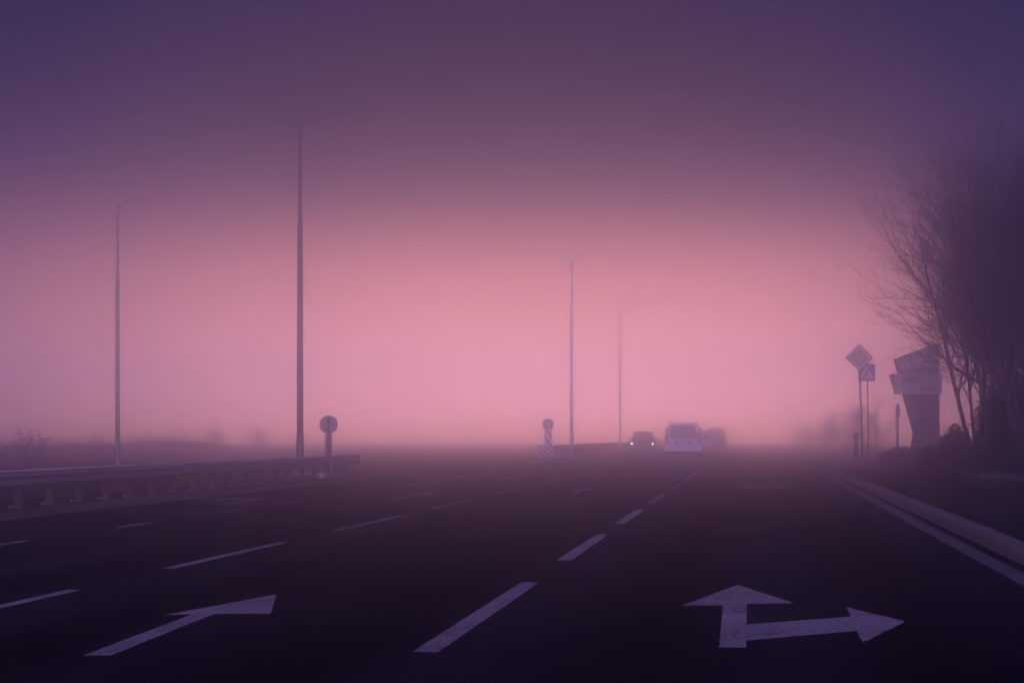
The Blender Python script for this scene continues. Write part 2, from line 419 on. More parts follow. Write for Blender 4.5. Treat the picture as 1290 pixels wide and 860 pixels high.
# ------------------------------------------------------------------ street lamps
def arm_pts(s, L_, rise):
    return [(0, 0, 0), (s * .10 * L_, 0, .30 * rise), (s * .28 * L_, 0, .58 * rise), (s * .52 * L_, 0, .78 * rise), (s * .76 * L_, 0, .9 * rise), (s * L_, 0, rise)]
def street_lamp(loc, hgt, arms, label, rz=0.0, cat='street lamp', paint='hazepole'):
    t = empty('street_lamp', loc, rz); tag(t, label, cat, 'tall street lamps')
    zb = hgt * .72
    MB().prism(circle(.28, 12), 'z', 0, .06).prism(circle(.105, 14), 'z', .06, 1.2).build('base', M[paint], t)
    MB().tube([(0, 0, 1.19), (0, 0, zb)], [.095, .078], 14).build('pole', M[paint], t, True)
    MB().tube([(0, 0, zb - .02), (0, 0, zb + .12), (0, 0, zb + .2), (0, 0, hgt)], [.083, .083, .06, .052], 12).build('upper_pole', M[paint], t, True)
    MB().tube([(0, 0, hgt - .18), (0, 0, hgt - .08), (0, 0, hgt + .12), (0, 0, hgt + .17)], [.06, .1, .1, .04], 12).build('arm_bracket', M[paint], t, True)
    for s, L_, rs in arms:
        p = [(x, y, z + hgt) for x, y, z in arm_pts(s, L_, rs)]
        MB().tube(p, [.04, .038, .035, .03, .028, .026], 8).build('arm', M[paint], t, True)
        e = Vector(p[-1]); d = (e - Vector(p[-2])).normalized()
        h = MB(); q = []
        for k, (a_, w_, hh) in enumerate([(-.05, .03, .025), (.04, .06, .03), (.2, .075, .032), (.34, .06, .026), (.38, .02, .015)]):
            c = e + d * a_
            q.append([c + Vector((0, w_, 0)), c + Vector((0, w_ * .6, hh)), c + Vector((0, -w_ * .6, hh)), c + Vector((0, -w_, 0)), c + Vector((0, -w_ * .7, -hh * .7)), c + Vector((0, w_ * .7, -hh * .7))])
        h.loft(q).build('lamp_head', M[paint], t, True)
    return t
p = Dp(378, 50); p.z = .11
hg = (549 - 166) / 2200 * 50 + H - .11
LAMPX = math.radians(0) + TH
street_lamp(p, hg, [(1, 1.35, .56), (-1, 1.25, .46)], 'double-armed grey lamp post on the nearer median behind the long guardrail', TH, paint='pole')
# concrete footing beside the lamp post
p2 = Dp(392, 47.5); p2.z = .11
t = empty('cable_cabinet', p2, TH); tag(t, 'low concrete slab on short legs on the median between lamp post and round sign', 'bench')
MB().box(-.45, .45, -.2, .2, .1, .17, .01).build('slab', M['concrete'], t)
for s in (-1, 1): MB().box(s * .3 - .06, s * .3 + .06, -.14, .14, 0, .1).build('leg', M['concrete'], t)
t.name = 'low_bench'
p = Dp(148, 67); p.z = 0
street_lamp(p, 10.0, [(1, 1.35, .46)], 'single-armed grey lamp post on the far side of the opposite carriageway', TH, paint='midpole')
p = Dp(720, 90); p.z = .11
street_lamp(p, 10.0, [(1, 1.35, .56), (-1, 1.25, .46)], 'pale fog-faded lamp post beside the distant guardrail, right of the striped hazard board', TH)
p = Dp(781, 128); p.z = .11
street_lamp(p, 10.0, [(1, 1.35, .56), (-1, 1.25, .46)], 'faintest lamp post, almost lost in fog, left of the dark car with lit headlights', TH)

# ------------------------------------------------------------------ signs
def stripes(mb, x0, x1, z0, z1, y0, y1, n, slope, duty=.5):
    """diagonal bands clipped to a rectangle (in x,z)"""
    wid = (z1 - z0 + abs(slope) * (x1 - x0)) / n
    for k in range(-1, n + 2):
        zb = z0 + k * wid - (slope * 0 if slope < 0 else 0)
        base = z0 - (slope * (x1 - x0) if slope > 0 else 0) + k * wid
        polyg = [(x0, base), (x1, base + slope * (x1 - x0)), (x1, base + slope * (x1 - x0) + wid * duty), (x0, base + wid * duty)]
        def clip(pl, f, inter):
            out = []
            for i in range(len(pl)):
                a, b = pl[i], pl[(i + 1) % len(pl)]
                if f(a): out.append(a)
                if f(a) != f(b): out.append(inter(a, b))
            return out
        for lim, sgn in ((z0, 1), (z1, -1)):
            if not polyg: break
            polyg = clip(polyg, lambda q: sgn * (q[1] - lim) >= 0, lambda a, b: (a[0] + (b[0] - a[0]) * (lim - a[1]) / (b[1] - a[1]), lim))
        if len(polyg) >= 3: mb.prism(polyg, 'y', y0, y1)
def disc(r, y0, y1, cz, n=36): return MB().prism([(u, v + cz) for u, v in circle(r, n)], 'y', y0, y1)
def keep_right(loc, rz, zc, r, pw, label, slope=-1.1, group=None, board='white'):
    t = empty('road_sign', loc, rz); tag(t, label, 'road sign', group)
    ztop = zc - r
    MB().tube([(0, .06, 0), (0, .06, zc + r * .7)], .03, 10).build('pole', M['pole'], t, True)
    b = MB().box(-pw / 2, pw / 2, -.01, .01, .02, ztop - .01).build('striped_board', M[board], t)
    s = MB(); stripes(s, -pw / 2, pw / 2, .02, ztop - .01, -.016, -.012, 4, slope); s.build('stripe_bands', M['red'], b)
    d = disc(r, -.012, .012, zc).build('sign_disc', M['blue'], t)
    disc(r * .985, .0125, .0155, zc).build('sign_back', M['signback'], d)
    rg = MB(); o_ = circle(r * .99, 36); i_ = circle(r * .93, 36)
    for k in range(36):
        k2 = (k + 1) % 36
        rg.add([(o_[k][0], -.014, o_[k][1] + zc), (o_[k2][0], -.014, o_[k2][1] + zc), (i_[k2][0], -.014, i_[k2][1] + zc), (i_[k][0], -.014, i_[k][1] + zc)], [[0, 1, 2, 3]])
    rg.build('rim', M['white'], d)
    A = [(-.62, -.1), (.1, -.1), (.1, -.34), (.62, 0), (.1, .34), (.1, .1), (-.62, .1)]; ca, sa = math.cos(R(-45)), math.sin(R(-45))
    MB().prism([((x * ca - z * sa) * r, (x * sa + z * ca) * r + zc) for x, z in A], 'y', -.018, -.014).build('arrow', M['white'], d)
    for dz in (-.6, .6):
        w_ = math.sqrt(1 - dz * dz) * r * .95
        MB().box(-w_, w_, .014, .034, zc + dz * r - .018, zc + dz * r + .018).build('bracket', M['pole'], t)
    return t
# its back towards us, on the near median
p = Dp(414, 47.5); p.z = .11
keep_right(p, math.pi + TH, (549 - 534.5) / 2200 * 47.5 + H - .11, .25, .19, 'round keep-right sign seen from its back, standing above the guardrail end', board='signback')
p = Dp(690.5, 86); p.z = .11
keep_right(p, TH, (549 - 534) / 2200 * 86 + H - .11, .285, .36, 'round arrow sign on a striped post above the striped hazard board', -1.3)
p = Dp(1131, 74); p.z = 0
keep_right(p, TH + R(62), (549 - 517) / 2200 * 74 + H, .31, .26, 'narrow striped post with an arrow disc turned sideways, left of the billboard tower', -1.6)
# striped hazard board at the head of the far rail
p = Dp(686.5, 84.5); p.z = .11
t = empty('hazard_board', p, TH); tag(t, 'slanted striped hazard board at the head of the distant guardrail', 'hazard board')
b = MB().prism([(-.45, .72), (.43, .72), (.43, .16), (-.36, .16), (-.45, .24)], 'y', -.02, .02).build('board', M['white'], t)
s = MB(); stripes(s, -.40, .43, .17, .71, -.03, -.022, 5, -.95); s.build('stripe_bands', M['black'], b)
MB().box(-.36, .46, -.05, .35, 0, .16, .01).build('plinth', M['trim'], t)
for sx in (-.25, .3): MB().box(sx - .03, sx + .03, .025, .08, 0, .6).build('post', M['pole'], t)

# priority diamond
p = G(1087, 585.5, .112); dd = 1.138 * 2200 / 36.5
t = empty('road_sign', p, TH + R(2)); tag(t, 'white and yellow diamond priority sign on a tall pole at the pavement corner', 'road sign')
zc = (549 - 450) / 2200 * dd + H - .112; r = 17.5 / 2200 * dd; xo = -4.5 / 2200 * dd
pl = MB(); pl.tube([(0, .05, 0), (xo * .95, .05, zc + r * .6)], .045, 12); pl.build('pole', M['darkpole'], t, True)
def dia(rr, y0, y1, mat, nm, par): 
    return MB().prism([(xo + rr, zc), (xo, zc + rr), (xo - rr, zc), (xo, zc - rr)], 'y', y0, y1).build(nm, mat, par)
b = dia(r, -.012, .012, M['black'], 'sign_plate', t)
dia(r * .91, -.016, -.012, M['dullwhite'], 'white_border', b)
dia(r * .61, -.020, -.016, M['black'], 'black_line', b)
dia(r * .52, -.024, -.020, M['yellow'], 'yellow_field', b)
# pedestrian crossing square
p = G(1094.5, 584, .112); d2 = 1.138 * 2200 / 35
t = empty('road_sign', p, TH); tag(t, 'blue square crossing sign with a walking figure in a white triangle, behind the diamond sign', 'road sign')
k_ = d2 / 2200; zc = (549 - 469) * k_ + H - .112; xo = -2.8 * k_; hw = 10.7 * k_
MB().tube([(0, .05, 0), (xo * .6, .05, zc + hw * .8)], .032, 10).build('pole', M['darkpole'], t, True)
b = MB().box(xo - hw, xo + hw, -.012, .012, zc - hw, zc + hw, .004).build('sign_plate', M['blue'], t)
MB().prism([(xo - hw * .85, zc - hw * .74), (xo + hw * .85, zc - hw * .74), (xo, zc + hw * .82)], 'y', -.016, -.012).build('triangle', M['white'], b)
fg = MB(); q = hw
def lim(a, b_, w):
    a = Vector((a[0], a[1])); b_ = Vector((b_[0], b_[1])); n = (b_ - a).normalized(); n = Vector((-n.y, n.x)) * w / 2
    fg.prism([(xo + q * v.x, zc + q * v.y) for v in (a - n, b_ - n, b_ + n, a + n)], 'y', -.020, -.0165)
fg.prism([(xo + q * u, zc + q * v) for u, v in circle(.1, 12, 0.02, .3)], 'y', -.020, -.0165)
lim((.0, .2), (-.02, -.22), .18); lim((-.02, -.2), (.22, -.64), .1); lim((-.03, -.2), (-.3, -.62), .1); lim((.02, .12), (.26, -.12), .08); lim((-.02, .12), (-.24, -.1), .08)
for sx in (-.5, .3): lim((sx, -.70), (sx + .2, -.70), .05)
fg.build('walking_figure', M['black'], b)
# marker post
p = G(1078.5, 586, .112); k_ = 1.138 / 37
t = empty('bollard', p, TH); tag(t, 'short dark bollard with a pointed knob, left of the diamond sign pole', 'bollard')
MB().tube([(0, 0, 0), (0, 0, .02), (0, 0, .9)], [.105, .09, .085], 14).build('shaft', M['darkpole'], t, True)
MB().tube([(0, 0, .90), (0, 0, 1.0), (0, 0, 1.03)], [.087, .087, .06], 14).build('pale_band', M['panelpale'], t, True)
MB().tube([(0, 0, 1.03), (0, 0, 1.08), (0, 0, 1.16), (0, 0, 1.22), (0, 0, 1.25), (0, 0, 1.31)], [.06, .13, .13, .07, .035, .015], 14).build('knob', M['darkpole'], t, True)

# billboard tower
p = Dp(1184, 78); p.z = 0; k_ = 78 / 2200
t = empty('billboard_tower', p, TH); tag(t, 'angular billboard tower with slanted lettered panels on a tapering dark leg', 'billboard')
def bp(px, py): return ((px - 1184) * k_, (549 - py) * k_ + H)
leg = MB().prism([bp(1142, 496.5), bp(1183.5, 496.5), bp(1184, 547), bp(1156, 547)], 'y', 0, .9).build('leg', M['paneldark'], t)
MB().prism([bp(1156, 547), bp(1184, 547), bp(1189, 557), bp(1189, 584), bp(1154, 584), bp(1154, 557)], 'y', -.1, 1.0).build('plinth', M['panelgrey'], t)
mid = MB().prism([bp(1124, 471), bp(1186, 471), bp(1186, 496), bp(1131.5, 496)], 'y', -.15, .75).build('lower_panel', M['panelpale'], t)
top = MB().prism([bp(1129.5, 451.5), bp(1183.5, 431.5), bp(1183.5, 470.5), bp(1135, 470.5)], 'y', 0, .7).build('upper_panel', M['panelgrey'], t)
def text(s_, x, z, h, y, mat, parent, name='lettering', align='LEFT', width=None, bold=.012):
    cu = bpy.data.curves.new(name, 'FONT'); cu.body = s_; cu.size = h * 1.38; cu.extrude = .012; cu.align_x = align; cu.offset = bold
    o = bpy.data.objects.new(name, cu); COL.objects.link(o)
    bpy.context.view_layer.update()
    me = bpy.data.meshes.new_from_object(o.evaluated_get(bpy.context.evaluated_depsgraph_get()))
    bpy.data.objects.remove(o); bpy.data.curves.remove(cu)
    w = max(v.co.x for v in me.vertices) - min(v.co.x for v in me.vertices)
    mn = min(v.co.x for v in me.vertices)
    sx = (width / w) if width else 1
    for v in me.vertices:
        v.co = Vector(((v.co.x - mn) * sx + x, y - v.co.z, v.co.y + z))
    me.materials.clear(); me.materials.append(mat)
    o = bpy.data.objects.new(name, me); COL.objects.link(o); o.parent = parent; return o
x, z = bp(1152.5, 456); text('МИНИ', x, z, 4.6 * k_, -.02, M['signtext'], top, width=20 * k_)
x, z = bp(1152.5, 464); text('МАРКЕТ', x, z, 5.6 * k_, -.02, M['signtext'], top, width=28 * k_)
MB().prism([bp(1136, 464.5), bp(1147.5, 464.5), bp(1147.5, 453.5), bp(1141.5, 455.5), bp(1141.5, 460), bp(1138.5, 460), bp(1138.5, 456.8), bp(1134.5, 458.2)], 'y', -.03, -.003).build('emblem', M['signtext'], top)
x, z = bp(1136, 482); text('ПРИСТАНИЩЕ', x, z, 8.0 * k_, -.17, M['paneldark'], mid, width=48 * k_)
x, z = bp(1158, 493.5); text('ВАРНА', x, z, 7.5 * k_, -.17, M['paneldark'], mid, width=26 * k_)

# ------------------------------------------------------------------ vehicles
def ring(y, pts, lean=0.0):
    return [Vector((sx * x, y + lean * max(0, z - .95), z)) for sx, x, z in [(1, x, z) for x, z in pts] + [(-1, x, z) for x, z in reversed(pts)]]
def wheel(t, x, y, r, w):
    s = 1 if x > 0 else -1
    wh = MB(); prof = [(-w / 2, r * .62), (-w / 2, r * .93), (-w / 2 + .03, r), (w / 2 - .03, r), (w / 2, r * .93), (w / 2, r * .62)]
    n = 24; rings = [[Vector((u, v * math.cos(2 * math.pi * k / n), v * math.sin(2 * math.pi * k / n))) for u, v in prof] for k in range(n)]
    vs = [q for rr in rings for q in rr]; m_ = len(prof); fs = []
    for i in range(n):
        for k in range(m_): fs.append([i * m_ + k, i * m_ + (k + 1) % m_, ((i + 1) % n) * m_ + (k + 1) % m_, ((i + 1) % n) * m_ + k])
    wh.add(vs, fs); o = wh.build('wheel', M['tyre'], t, True, (x, y, r))
    MB().prism(circle(r * .63, 20), 'x', -w / 2 + .03, w / 2 - .03).build('rim', M['rim'], o)
def rrect(x0, x1, z0, z1, r, topin=0.0, n=5):
    out = []
    for cx, cz, a0 in ((x1 - r, z0 + r, -90), (x1 - r - topin, z1 - r, 0), (x0 + r + topin, z1 - r, 90), (x0 + r, z0 + r, 180)):
        for k in range(n + 1):
            a_ = R(a0 + 90 * k / n); out.append((cx + r * math.cos(a_), cz + r * math.sin(a_)))
    return out
def leanshift(o, lean, z0=.95):
    for v in o.data.vertices: v.co.y += lean * max(0, v.co.z - z0)
def family_van(loc, rz, mat, label, hscale=1.0, detail=True, group='vehicles in the fog'):
    t = empty('van', loc, rz); tag(t, label, 'van', group); t.scale = (1, 1, hscale)
    P = lambda w, zb, zbelt, zr, wr: [(w * .9, zb), (w, zb + .18), (w * 1.0, zbelt - .3), (w * .985, zbelt), (w * .93, zbelt + .3 * (zr - zbelt)), (wr, zr - .2), (wr * .88, zr - .06), (wr * .5, zr)]
    LN = .16
    rings = [ring(.0, P(.84, .33, 1.08, 1.74, .68), LN), ring(.06, P(.88, .3, 1.08, 1.80, .73), LN), ring(.35, P(.9, .28, 1.08, 1.83, .75), LN * .6),
             ring(1.6, P(.905, .26, 1.07, 1.84, .76)), ring(2.7, P(.905, .26, 1.06, 1.80, .74)), ring(3.1, P(.9, .26, 1.04, 1.55, .74)), ring(3.5, P(.9, .26, 1.0, 1.16, .78)),
             ring(4.1, P(.86, .27, .85, 1.02, .72)), ring(4.36, P(.72, .3, .7, .85, .55))]
    MB().loft(rings).build('body', mat, t, True)
    w = MB().prism(rrect(-.70, .70, 1.10, 1.70, .17, .09), 'y', -.02, .012).build('rear_window', M['glass'], t); leanshift(w, LN)
    br = MB().box(-.55, .05, -.035, -.021, 1.14, 1.16).build('wiper', M['trim'], t); leanshift(br, LN)
    hl = MB().box(-.2, .2, -.05, .0, 1.70, 1.725).build('brake_lamp', M['lampred'], t); leanshift(hl, LN)
    for sx in (-1, 1):
        l_ = MB().prism([(sx * .86, .84), (sx * .73, .84), (sx * .72, 1.3), (sx * .80, 1.42), (sx * .87, 1.1)], 'y', -.015, .15).build('tail_lamp', M['lampred'], t); leanshift(l_, LN)
        MB().tube([(sx * .68, .5, 1.80), (sx * .68, .6, 1.87), (sx * .68, 2.3, 1.88), (sx * .68, 2.45, 1.82)], .022, 8).build('roof_rail', M['trim'], t)
        MB().box(min(sx * .93, sx * 1.1), max(sx * .93, sx * 1.1), 2.95, 3.1, 1.02, 1.22, .03).build('mirror', M['trim'], t)
        sw = MB().prism([(.5, 1.12), (2.9, 1.1), (2.65, 1.58), (.65, 1.6)], 'x', sx * .83 - .06, sx * .83 + .06).build('side_window', M['glass'], t)
    b = MB().box(-.93, .93, -.10, .3, .46, .76, .06).build('bumper', mat, t)
    MB().box(-.6, .6, -.112, -.099, .68, .705).build('bumper_groove', M['trim'], b)
    MB().box(-.84, .84, -.04, .2, .27, .47, .03).build('valance', M['trim'], t)
    MB().box(-.42, .42, -.022, .0, .81, .95, .008).build('plate_recess', M['trim'], t)
    MB().box(-.26, .26, -.032, -.023, .83, .94).build('number_plate', M['white'], t)
    MB().box(-.6, .6, -.012, .0, 1.0, 1.015).build('tailgate_crease', M['trim'], t)
    for x, y in ((-.79, .75), (.79, .75), (-.79, 3.5), (.79, 3.5)): wheel(t, x, y, .32, .2)
    return t
def saloon(loc, rz, mat, label, front_lit=False, hs=1.0, group='vehicles in the fog'):
    """hatchback with its nose at y=0 looking towards -y"""
    t = empty('car', loc, rz); tag(t, label, 'car', group); t.scale = (1, 1, hs)
    P = lambda w, zb, zt: [(w * .9, zb), (w, zb + .15), (w, zb + .35), (w * .96, zt - .1), (w * .85, zt - .02), (w * .4, zt)]
    MB().loft([ring(0, P(.72, .26, .74)), ring(.12, P(.83, .22, .82)), ring(.5, P(.88, .2, .92)), ring(1.15, P(.89, .2, 1.0)), ring(2.0, P(.89, .2, 1.03)), ring(3.6, P(.89, .2, 1.05)), ring(4.1, P(.86, .24, 1.03)), ring(4.25, P(.74, .3, .95))]).build('body', mat, t, True)
    Q = lambda w0, w1, z1: [(w0, .97), (w0 * .97, 1.0), (w1 + .03, z1 - .1), (w1 * .9, z1 - .01), (w1 * .4, z1)]
    MB().loft([ring(1.05, Q(.76, .72, 1.08)), ring(1.85, Q(.82, .64, 1.46)), ring(2.4, Q(.83, .64, 1.5)), ring(3.3, Q(.83, .63, 1.47)), ring(4.05, Q(.78, .68, 1.12))]).build('cabin', M['glass'], t, True)
    MB().loft([ring(1.75, [(.68, 1.42), (.64, 1.47), (.3, 1.49)]), ring(2.4, [(.68, 1.46), (.64, 1.515), (.3, 1.53)]), ring(3.4, [(.67, 1.42), (.63, 1.48), (.3, 1.5)])]).build('roof', mat, t, True)
    for sx in (-1, 1):
        MB().tube([(sx * .78, 1.1, 1.0), (sx * .66, 1.85, 1.47)], .035, 6).build('windscreen_pillar', mat, t)
        MB().box(min(sx * .9, sx * 1.06), max(sx * .9, sx * 1.06), 1.35, 1.48, .98, 1.12, .03).build('mirror', mat, t)
        hl = MB().prism([(sx * .52, .62), (sx * .84, .64), (sx * .85, .78), (sx * .6, .74)], 'y', -.03, .2).build('headlight', M['glass'], t)
        if front_lit:
            lens = MB(); bm = bmesh.new(); bmesh.ops.create_uvsphere(bm, u_segments=12, v_segments=8, radius=.06)
            for v in bm.verts: v.co = Vector((v.co.x + sx * .73, v.co.y * .4 - .03, v.co.z + .69))
            lens.bm(bm); lens.build('lens', M['headlight'], hl, True)
    MB().box(-.42, .42, -.03, .06, .56, .7, .01).build('grille', M['trim'], t)
    MB().box(-.86, .86, -.05, .3, .3, .5, .05).build('bumper', mat, t)
    MB().box(-.26, .26, -.066, -.052, .38, .48).build('number_plate', M['white'], t)
    MB().box(-.6, .6, -.02, .1, .22, .3).build('air_intake', M['trim'], t)
    for x, y in ((-.78, .85), (.78, .85), (-.78, 3.45), (.78, 3.45)): wheel(t, x, y, .31, .2)
    return t
p = Dp(860.5, 87.5); family_van(p, 0, M['carwhite'], 'white family van driving away in the middle lane, its dark rear window facing us', 1.05)
p = Dp(809, 121); saloon(p, R(1), M['cardark'], 'dark car with both headlights lit, between the distant guardrail and white van', True, 1.03)
p = Dp(885.5, 140); family_van(p, 0, M['carwhite'], 'pale car half hidden behind the right side of the white family van', .9)
p = Dp(901, 158); family_van(p, 0, M['cardark'], 'dark fog-blurred vehicle furthest ahead, right of the half hidden pale car', 1.08)

# ------------------------------------------------------------------ vegetation
def branch(mb, tips, rnd, p, d, L_, r, lev, maxlev, up, spread, nkids, minr, low0=.18):
    n = 5 if lev < 2 else 3
    pts = [p.copy()]; rad = [r]; q = p.copy(); dd = d.copy()
    for i in range(n):
        dd = (dd + Vector((rnd.gauss(0, .11), rnd.gauss(0, .11), rnd.gauss(0, .08) + up * (.5 + .5 * lev)))).normalized()
        q = q + dd * (L_ / n); pts.append(q.copy()); rad.append(max(minr, r * (1 - .75 * (i + 1) / n)))
    mb.tube(pts, rad, 6 if lev == 0 else (4 if lev == 1 else 3), cap=False)
    if lev >= maxlev: return
    k = nkids[lev]
    for j in range(k):
        t = low0 + (1 - low0) * (j + rnd.random()) / k if lev == 0 else .12 + .88 * (j + rnd.random()) / k
        f = t * n; i = min(int(f), n - 1); pos = pts[i].lerp(pts[i + 1], f - i)
        axis = (pts[i + 1] - pts[i]).normalized()
        ph = rnd.random() * 2 * math.pi; a = axis.orthogonal().normalized(); a.rotate(Matrix.Rotation(ph, 3, axis))
        ang = rnd.uniform(.45, 1.0) * spread
        nd = (axis * math.cos(ang) + a * math.sin(ang)).normalized()
        branch(tips, tips, rnd, pos, nd, L_ * rnd.uniform(.34, .62) * (1.12 - .5 * t), max(minr, rad[i] * .55), lev + 1, maxlev, up, spread, nkids, minr)
def bare_tree_meshes(seed, hgt, stems, lean, nkids, minr=.007, up=.05, spread=.9, r0=.09, maxlev=3, low0=.18):
    rnd = random.Random(seed); tr = MB(); cr = MB()
    for s in range(stems):
        a = 2 * math.pi * (s + rnd.random() * .8) / stems; l = lean * rnd.uniform(.4, 1.2)
        d = Vector((math.cos(a) * l, math.sin(a) * l, 1)).normalized()
        base = Vector((math.cos(a) * .25, math.sin(a) * .25, -.05)) * (0 if stems == 1 else 1) + Vector((0, 0, -.05))
        branch(tr, cr, rnd, base, d, hgt * rnd.uniform(.8, 1.02), r0 * rnd.uniform(.75, 1.15), 0, maxlev, up, spread, nkids, minr, low0)
    return tr, cr
protos = []
def bare_tree(loc, rz, sc, label, proto, group, name='bare_tree', cat='tree'):
    if isinstance(proto, tuple):
        t = empty(name, loc, rz); proto[0].build('trunk', M['bark'], t, True); proto[1].build('crown', M['twig'], t)
    else:
        t = copy_tree(proto); t.location = loc; t.rotation_euler = (0, 0, rz)
    t.scale = (sc, sc, sc); tag(t, label, cat, group); return t
big1 = bare_tree_meshes(3, 9.6, 7, .30, [14, 9, 4], .006, .05, .88, low0=.27)
big2 = bare_tree_meshes(5, 9.2, 7, .32, [14, 9, 4], .006, .055, .88, low0=.27)
GT = 'leafless trees crowding the right verge'
P_ = lambda px, d, z=.13: Dp(px, d, z)
ta = bare_tree(P_(1241, 55), .4, .92, 'leafless many-stemmed tree nearest the billboard tower, its long twigs reaching left', big1, GT)
tb = bare_tree(P_(1292, 51), 1.9, .94, 'tall leafless tree behind the low rocks, standing just inside the right picture edge', big2, GT)
bare_tree(P_(1325, 53), 3.1, .99, 'tallest leafless crown filling the upper right corner, its trunk beyond the frame', ta, GT)
bare_tree(P_(1276, 63), 4.6, .95, 'leafless tree in the second row, seen through the two trees in front', tb, GT)
bare_tree(P_(1312, 47), 5.2, .8, 'lowest nearer leafless crown at the right picture edge', ta, GT)
# leafy shrubs
def leaf_cloud(mb, rnd, c, rx, ry, rz_, n, size):
    for _ in range(n):
        while True:
            v = Vector((rnd.uniform(-1, 1), rnd.uniform(-1, 1), rnd.uniform(-1, 1)))
            if v.length <= 1: break
        if v.length < .45 and rnd.random() < .6: continue
        p = Vector((c[0] + v.x * rx, c[1] + v.y * ry, max(.02, c[2] + v.z * rz_)))
        a = Vector((rnd.gauss(0, 1), rnd.gauss(0, 1), rnd.gauss(0, 1))).normalized(); b = a.orthogonal().normalized(); s = size * rnd.uniform(.6, 1.4)
        mb.add([p - a * s, p + b * s * .45, p + a * s, p - b * s * .45], [[0, 1, 2, 3]])
def shrub(loc, w, h, n, label, group, seed, name='shrub', cat='shrub', mat='leaf', size=.07, dp=None, sprigs=8):
    rnd = random.Random(seed); t = empty(name, loc, TH); tag(t, label, cat, group)
    mb = MB(); dp = dp or w
    for k in range(max(4, int(7 * w / h))):
        u = rnd.uniform(-.75, .75); cz = rnd.uniform(.25, .7) * (1 - .5 * u * u)
        leaf_cloud(mb, rnd, (u * w / 2, rnd.uniform(-.6, .6) * dp / 2, cz * h), w * .26, dp * .26, h * rnd.uniform(.25, .36), n, size)
    mb.build('foliage', M[mat], t)
    st = MB()
    for k in range(sprigs):
        u = rnd.uniform(-.8, .8); b0 = Vector((u * w * .25, rnd.uniform(-.2, .2) * dp, 0)); e = Vector((u * w * .5 + rnd.gauss(0, .08) * h, b0.y * 1.5, h * rnd.uniform(.85, 1.25) * (1 - .3 * u * u)))
        m_ = b0.lerp(e, .5) + Vector((rnd.gauss(0, .05), 0, 0))
        st.tube([b0, m_, e], [.015, .01, .006], 4)
    st.build('stems', M['twig'], t)
    return t
GS = 'shrubs on the right verge'
shrub(P_(1206, 57), 1.05, 1.5, 520, 'dark leafy upright shrub on the pavement edge, left of the leafless trees', GS, 1, sprigs=16, size=.06)
shrub(P_(1160, 66), 1.9, .75, 420, 'low dark hedge bush in front of the billboard tower plinth', GS, 2, name='hedge_bush', cat='hedge', dp=1.2)
shrub(P_(1142, 71.5, 0), 2.1, .95, 420, 'fog-pale low hedge bush beneath the sideways arrow disc', GS, 3, name='hedge_bush', cat='hedge', dp=1.4)
shrub(P_(1178, 62), 1.3, .85, 380, 'small ragged bush between the upright shrub and billboard tower', GS, 8, dp=1.0, sprigs=12)
shrub(P_(1250, 52), 1.9, 1.0, 520, 'broad low bush at the foot of the leafless trees beside the pale rock', GS, 4, dp=1.8)
shrub(P_(1278, 50.5), 2.4, 1.5, 560, 'taller dense bush under the right-hand leafless trees', GS, 5, dp=1.6)
shrub(P_(1275, 58), 2.8, 2.8, 900, 'big dark undergrowth thicket among the leafless trunks', GS, 6, name='thicket', cat='thicket', dp=2.6, size=.09, sprigs=40)
shrub(P_(1310, 56), 3.6, 3.8, 900, 'tall shadowy thicket at the very right picture edge', GS, 7, name='thicket', cat='thicket', dp=2.6, size=.09, sprigs=30)
# rocks at the back of the pavement
def rock(loc, sx, sy, sz, label, seed):
    rnd = random.Random(seed); bm = bmesh.new(); bmesh.ops.create_icosphere(bm, subdivisions=3, radius=1)
    from mathutils import noise
    for v in bm.verts:
        k = 1 + .35 * noise.noise(v.co * 1.3 + Vector((seed, 0, 0))) + .12 * noise.noise(v.co * 4)
        v.co = Vector((v.co.x * sx * k, v.co.y * sy * k, v.co.z * sz * k))
    o = MB().bm(bm).build('rock', M['rock'], None); o.location = loc; tag(o, label, 'rock', 'rocks along the verge'); return o
rock(P_(1245, 46.5, .17), .42, .25, .12, 'pale flat rock on the verge edge right of the upright shrub', 3)
rock(P_(1223, 50, .16), .28, .2, .08, 'small pale rock at the foot of the upright shrub', 9)
rock(P_(1170, 63, .16), .5, .3, .07, 'long flat pale stone at the pavement edge below the hedge', 5)
# sapling near the signs
sap = bare_tree_meshes(21, 3.3, 1, .06, [9, 4], .008, .03, .9, .03, 2)
bare_tree(P_(1103, 92, 0), 0, 1.0, 'thin bare sapling in the fog just right of the crossing sign pole', sap, 'fog-faded bare trees', 'sapling', 'sapling')
# faded trees beyond the side road, right
far1 = bare_tree_meshes(31, 5.0, 6, .4, [9, 5, 3], .012, .03, .95)
GF = 'fog-faded bare trees'
fa = bare_tree(P_(1066, 150, 0),   .3, .7, 'fog-faded bare tree behind the diamond sign pole', far1, GF)
bare_tree(P_(1040, 160, 0), 1.3, .62, 'fog-faded bare tree left of the bollard', fa, GF)
bare_tree(P_(1012, 170, 0), 2.6, .5, 'leftmost of the fog-faded bare trees across the side road', fa, GF)
bare_tree(P_(1094, 140, 0), 3.9, .72, 'fog-faded bare tree left of the billboard tower', fa, GF)
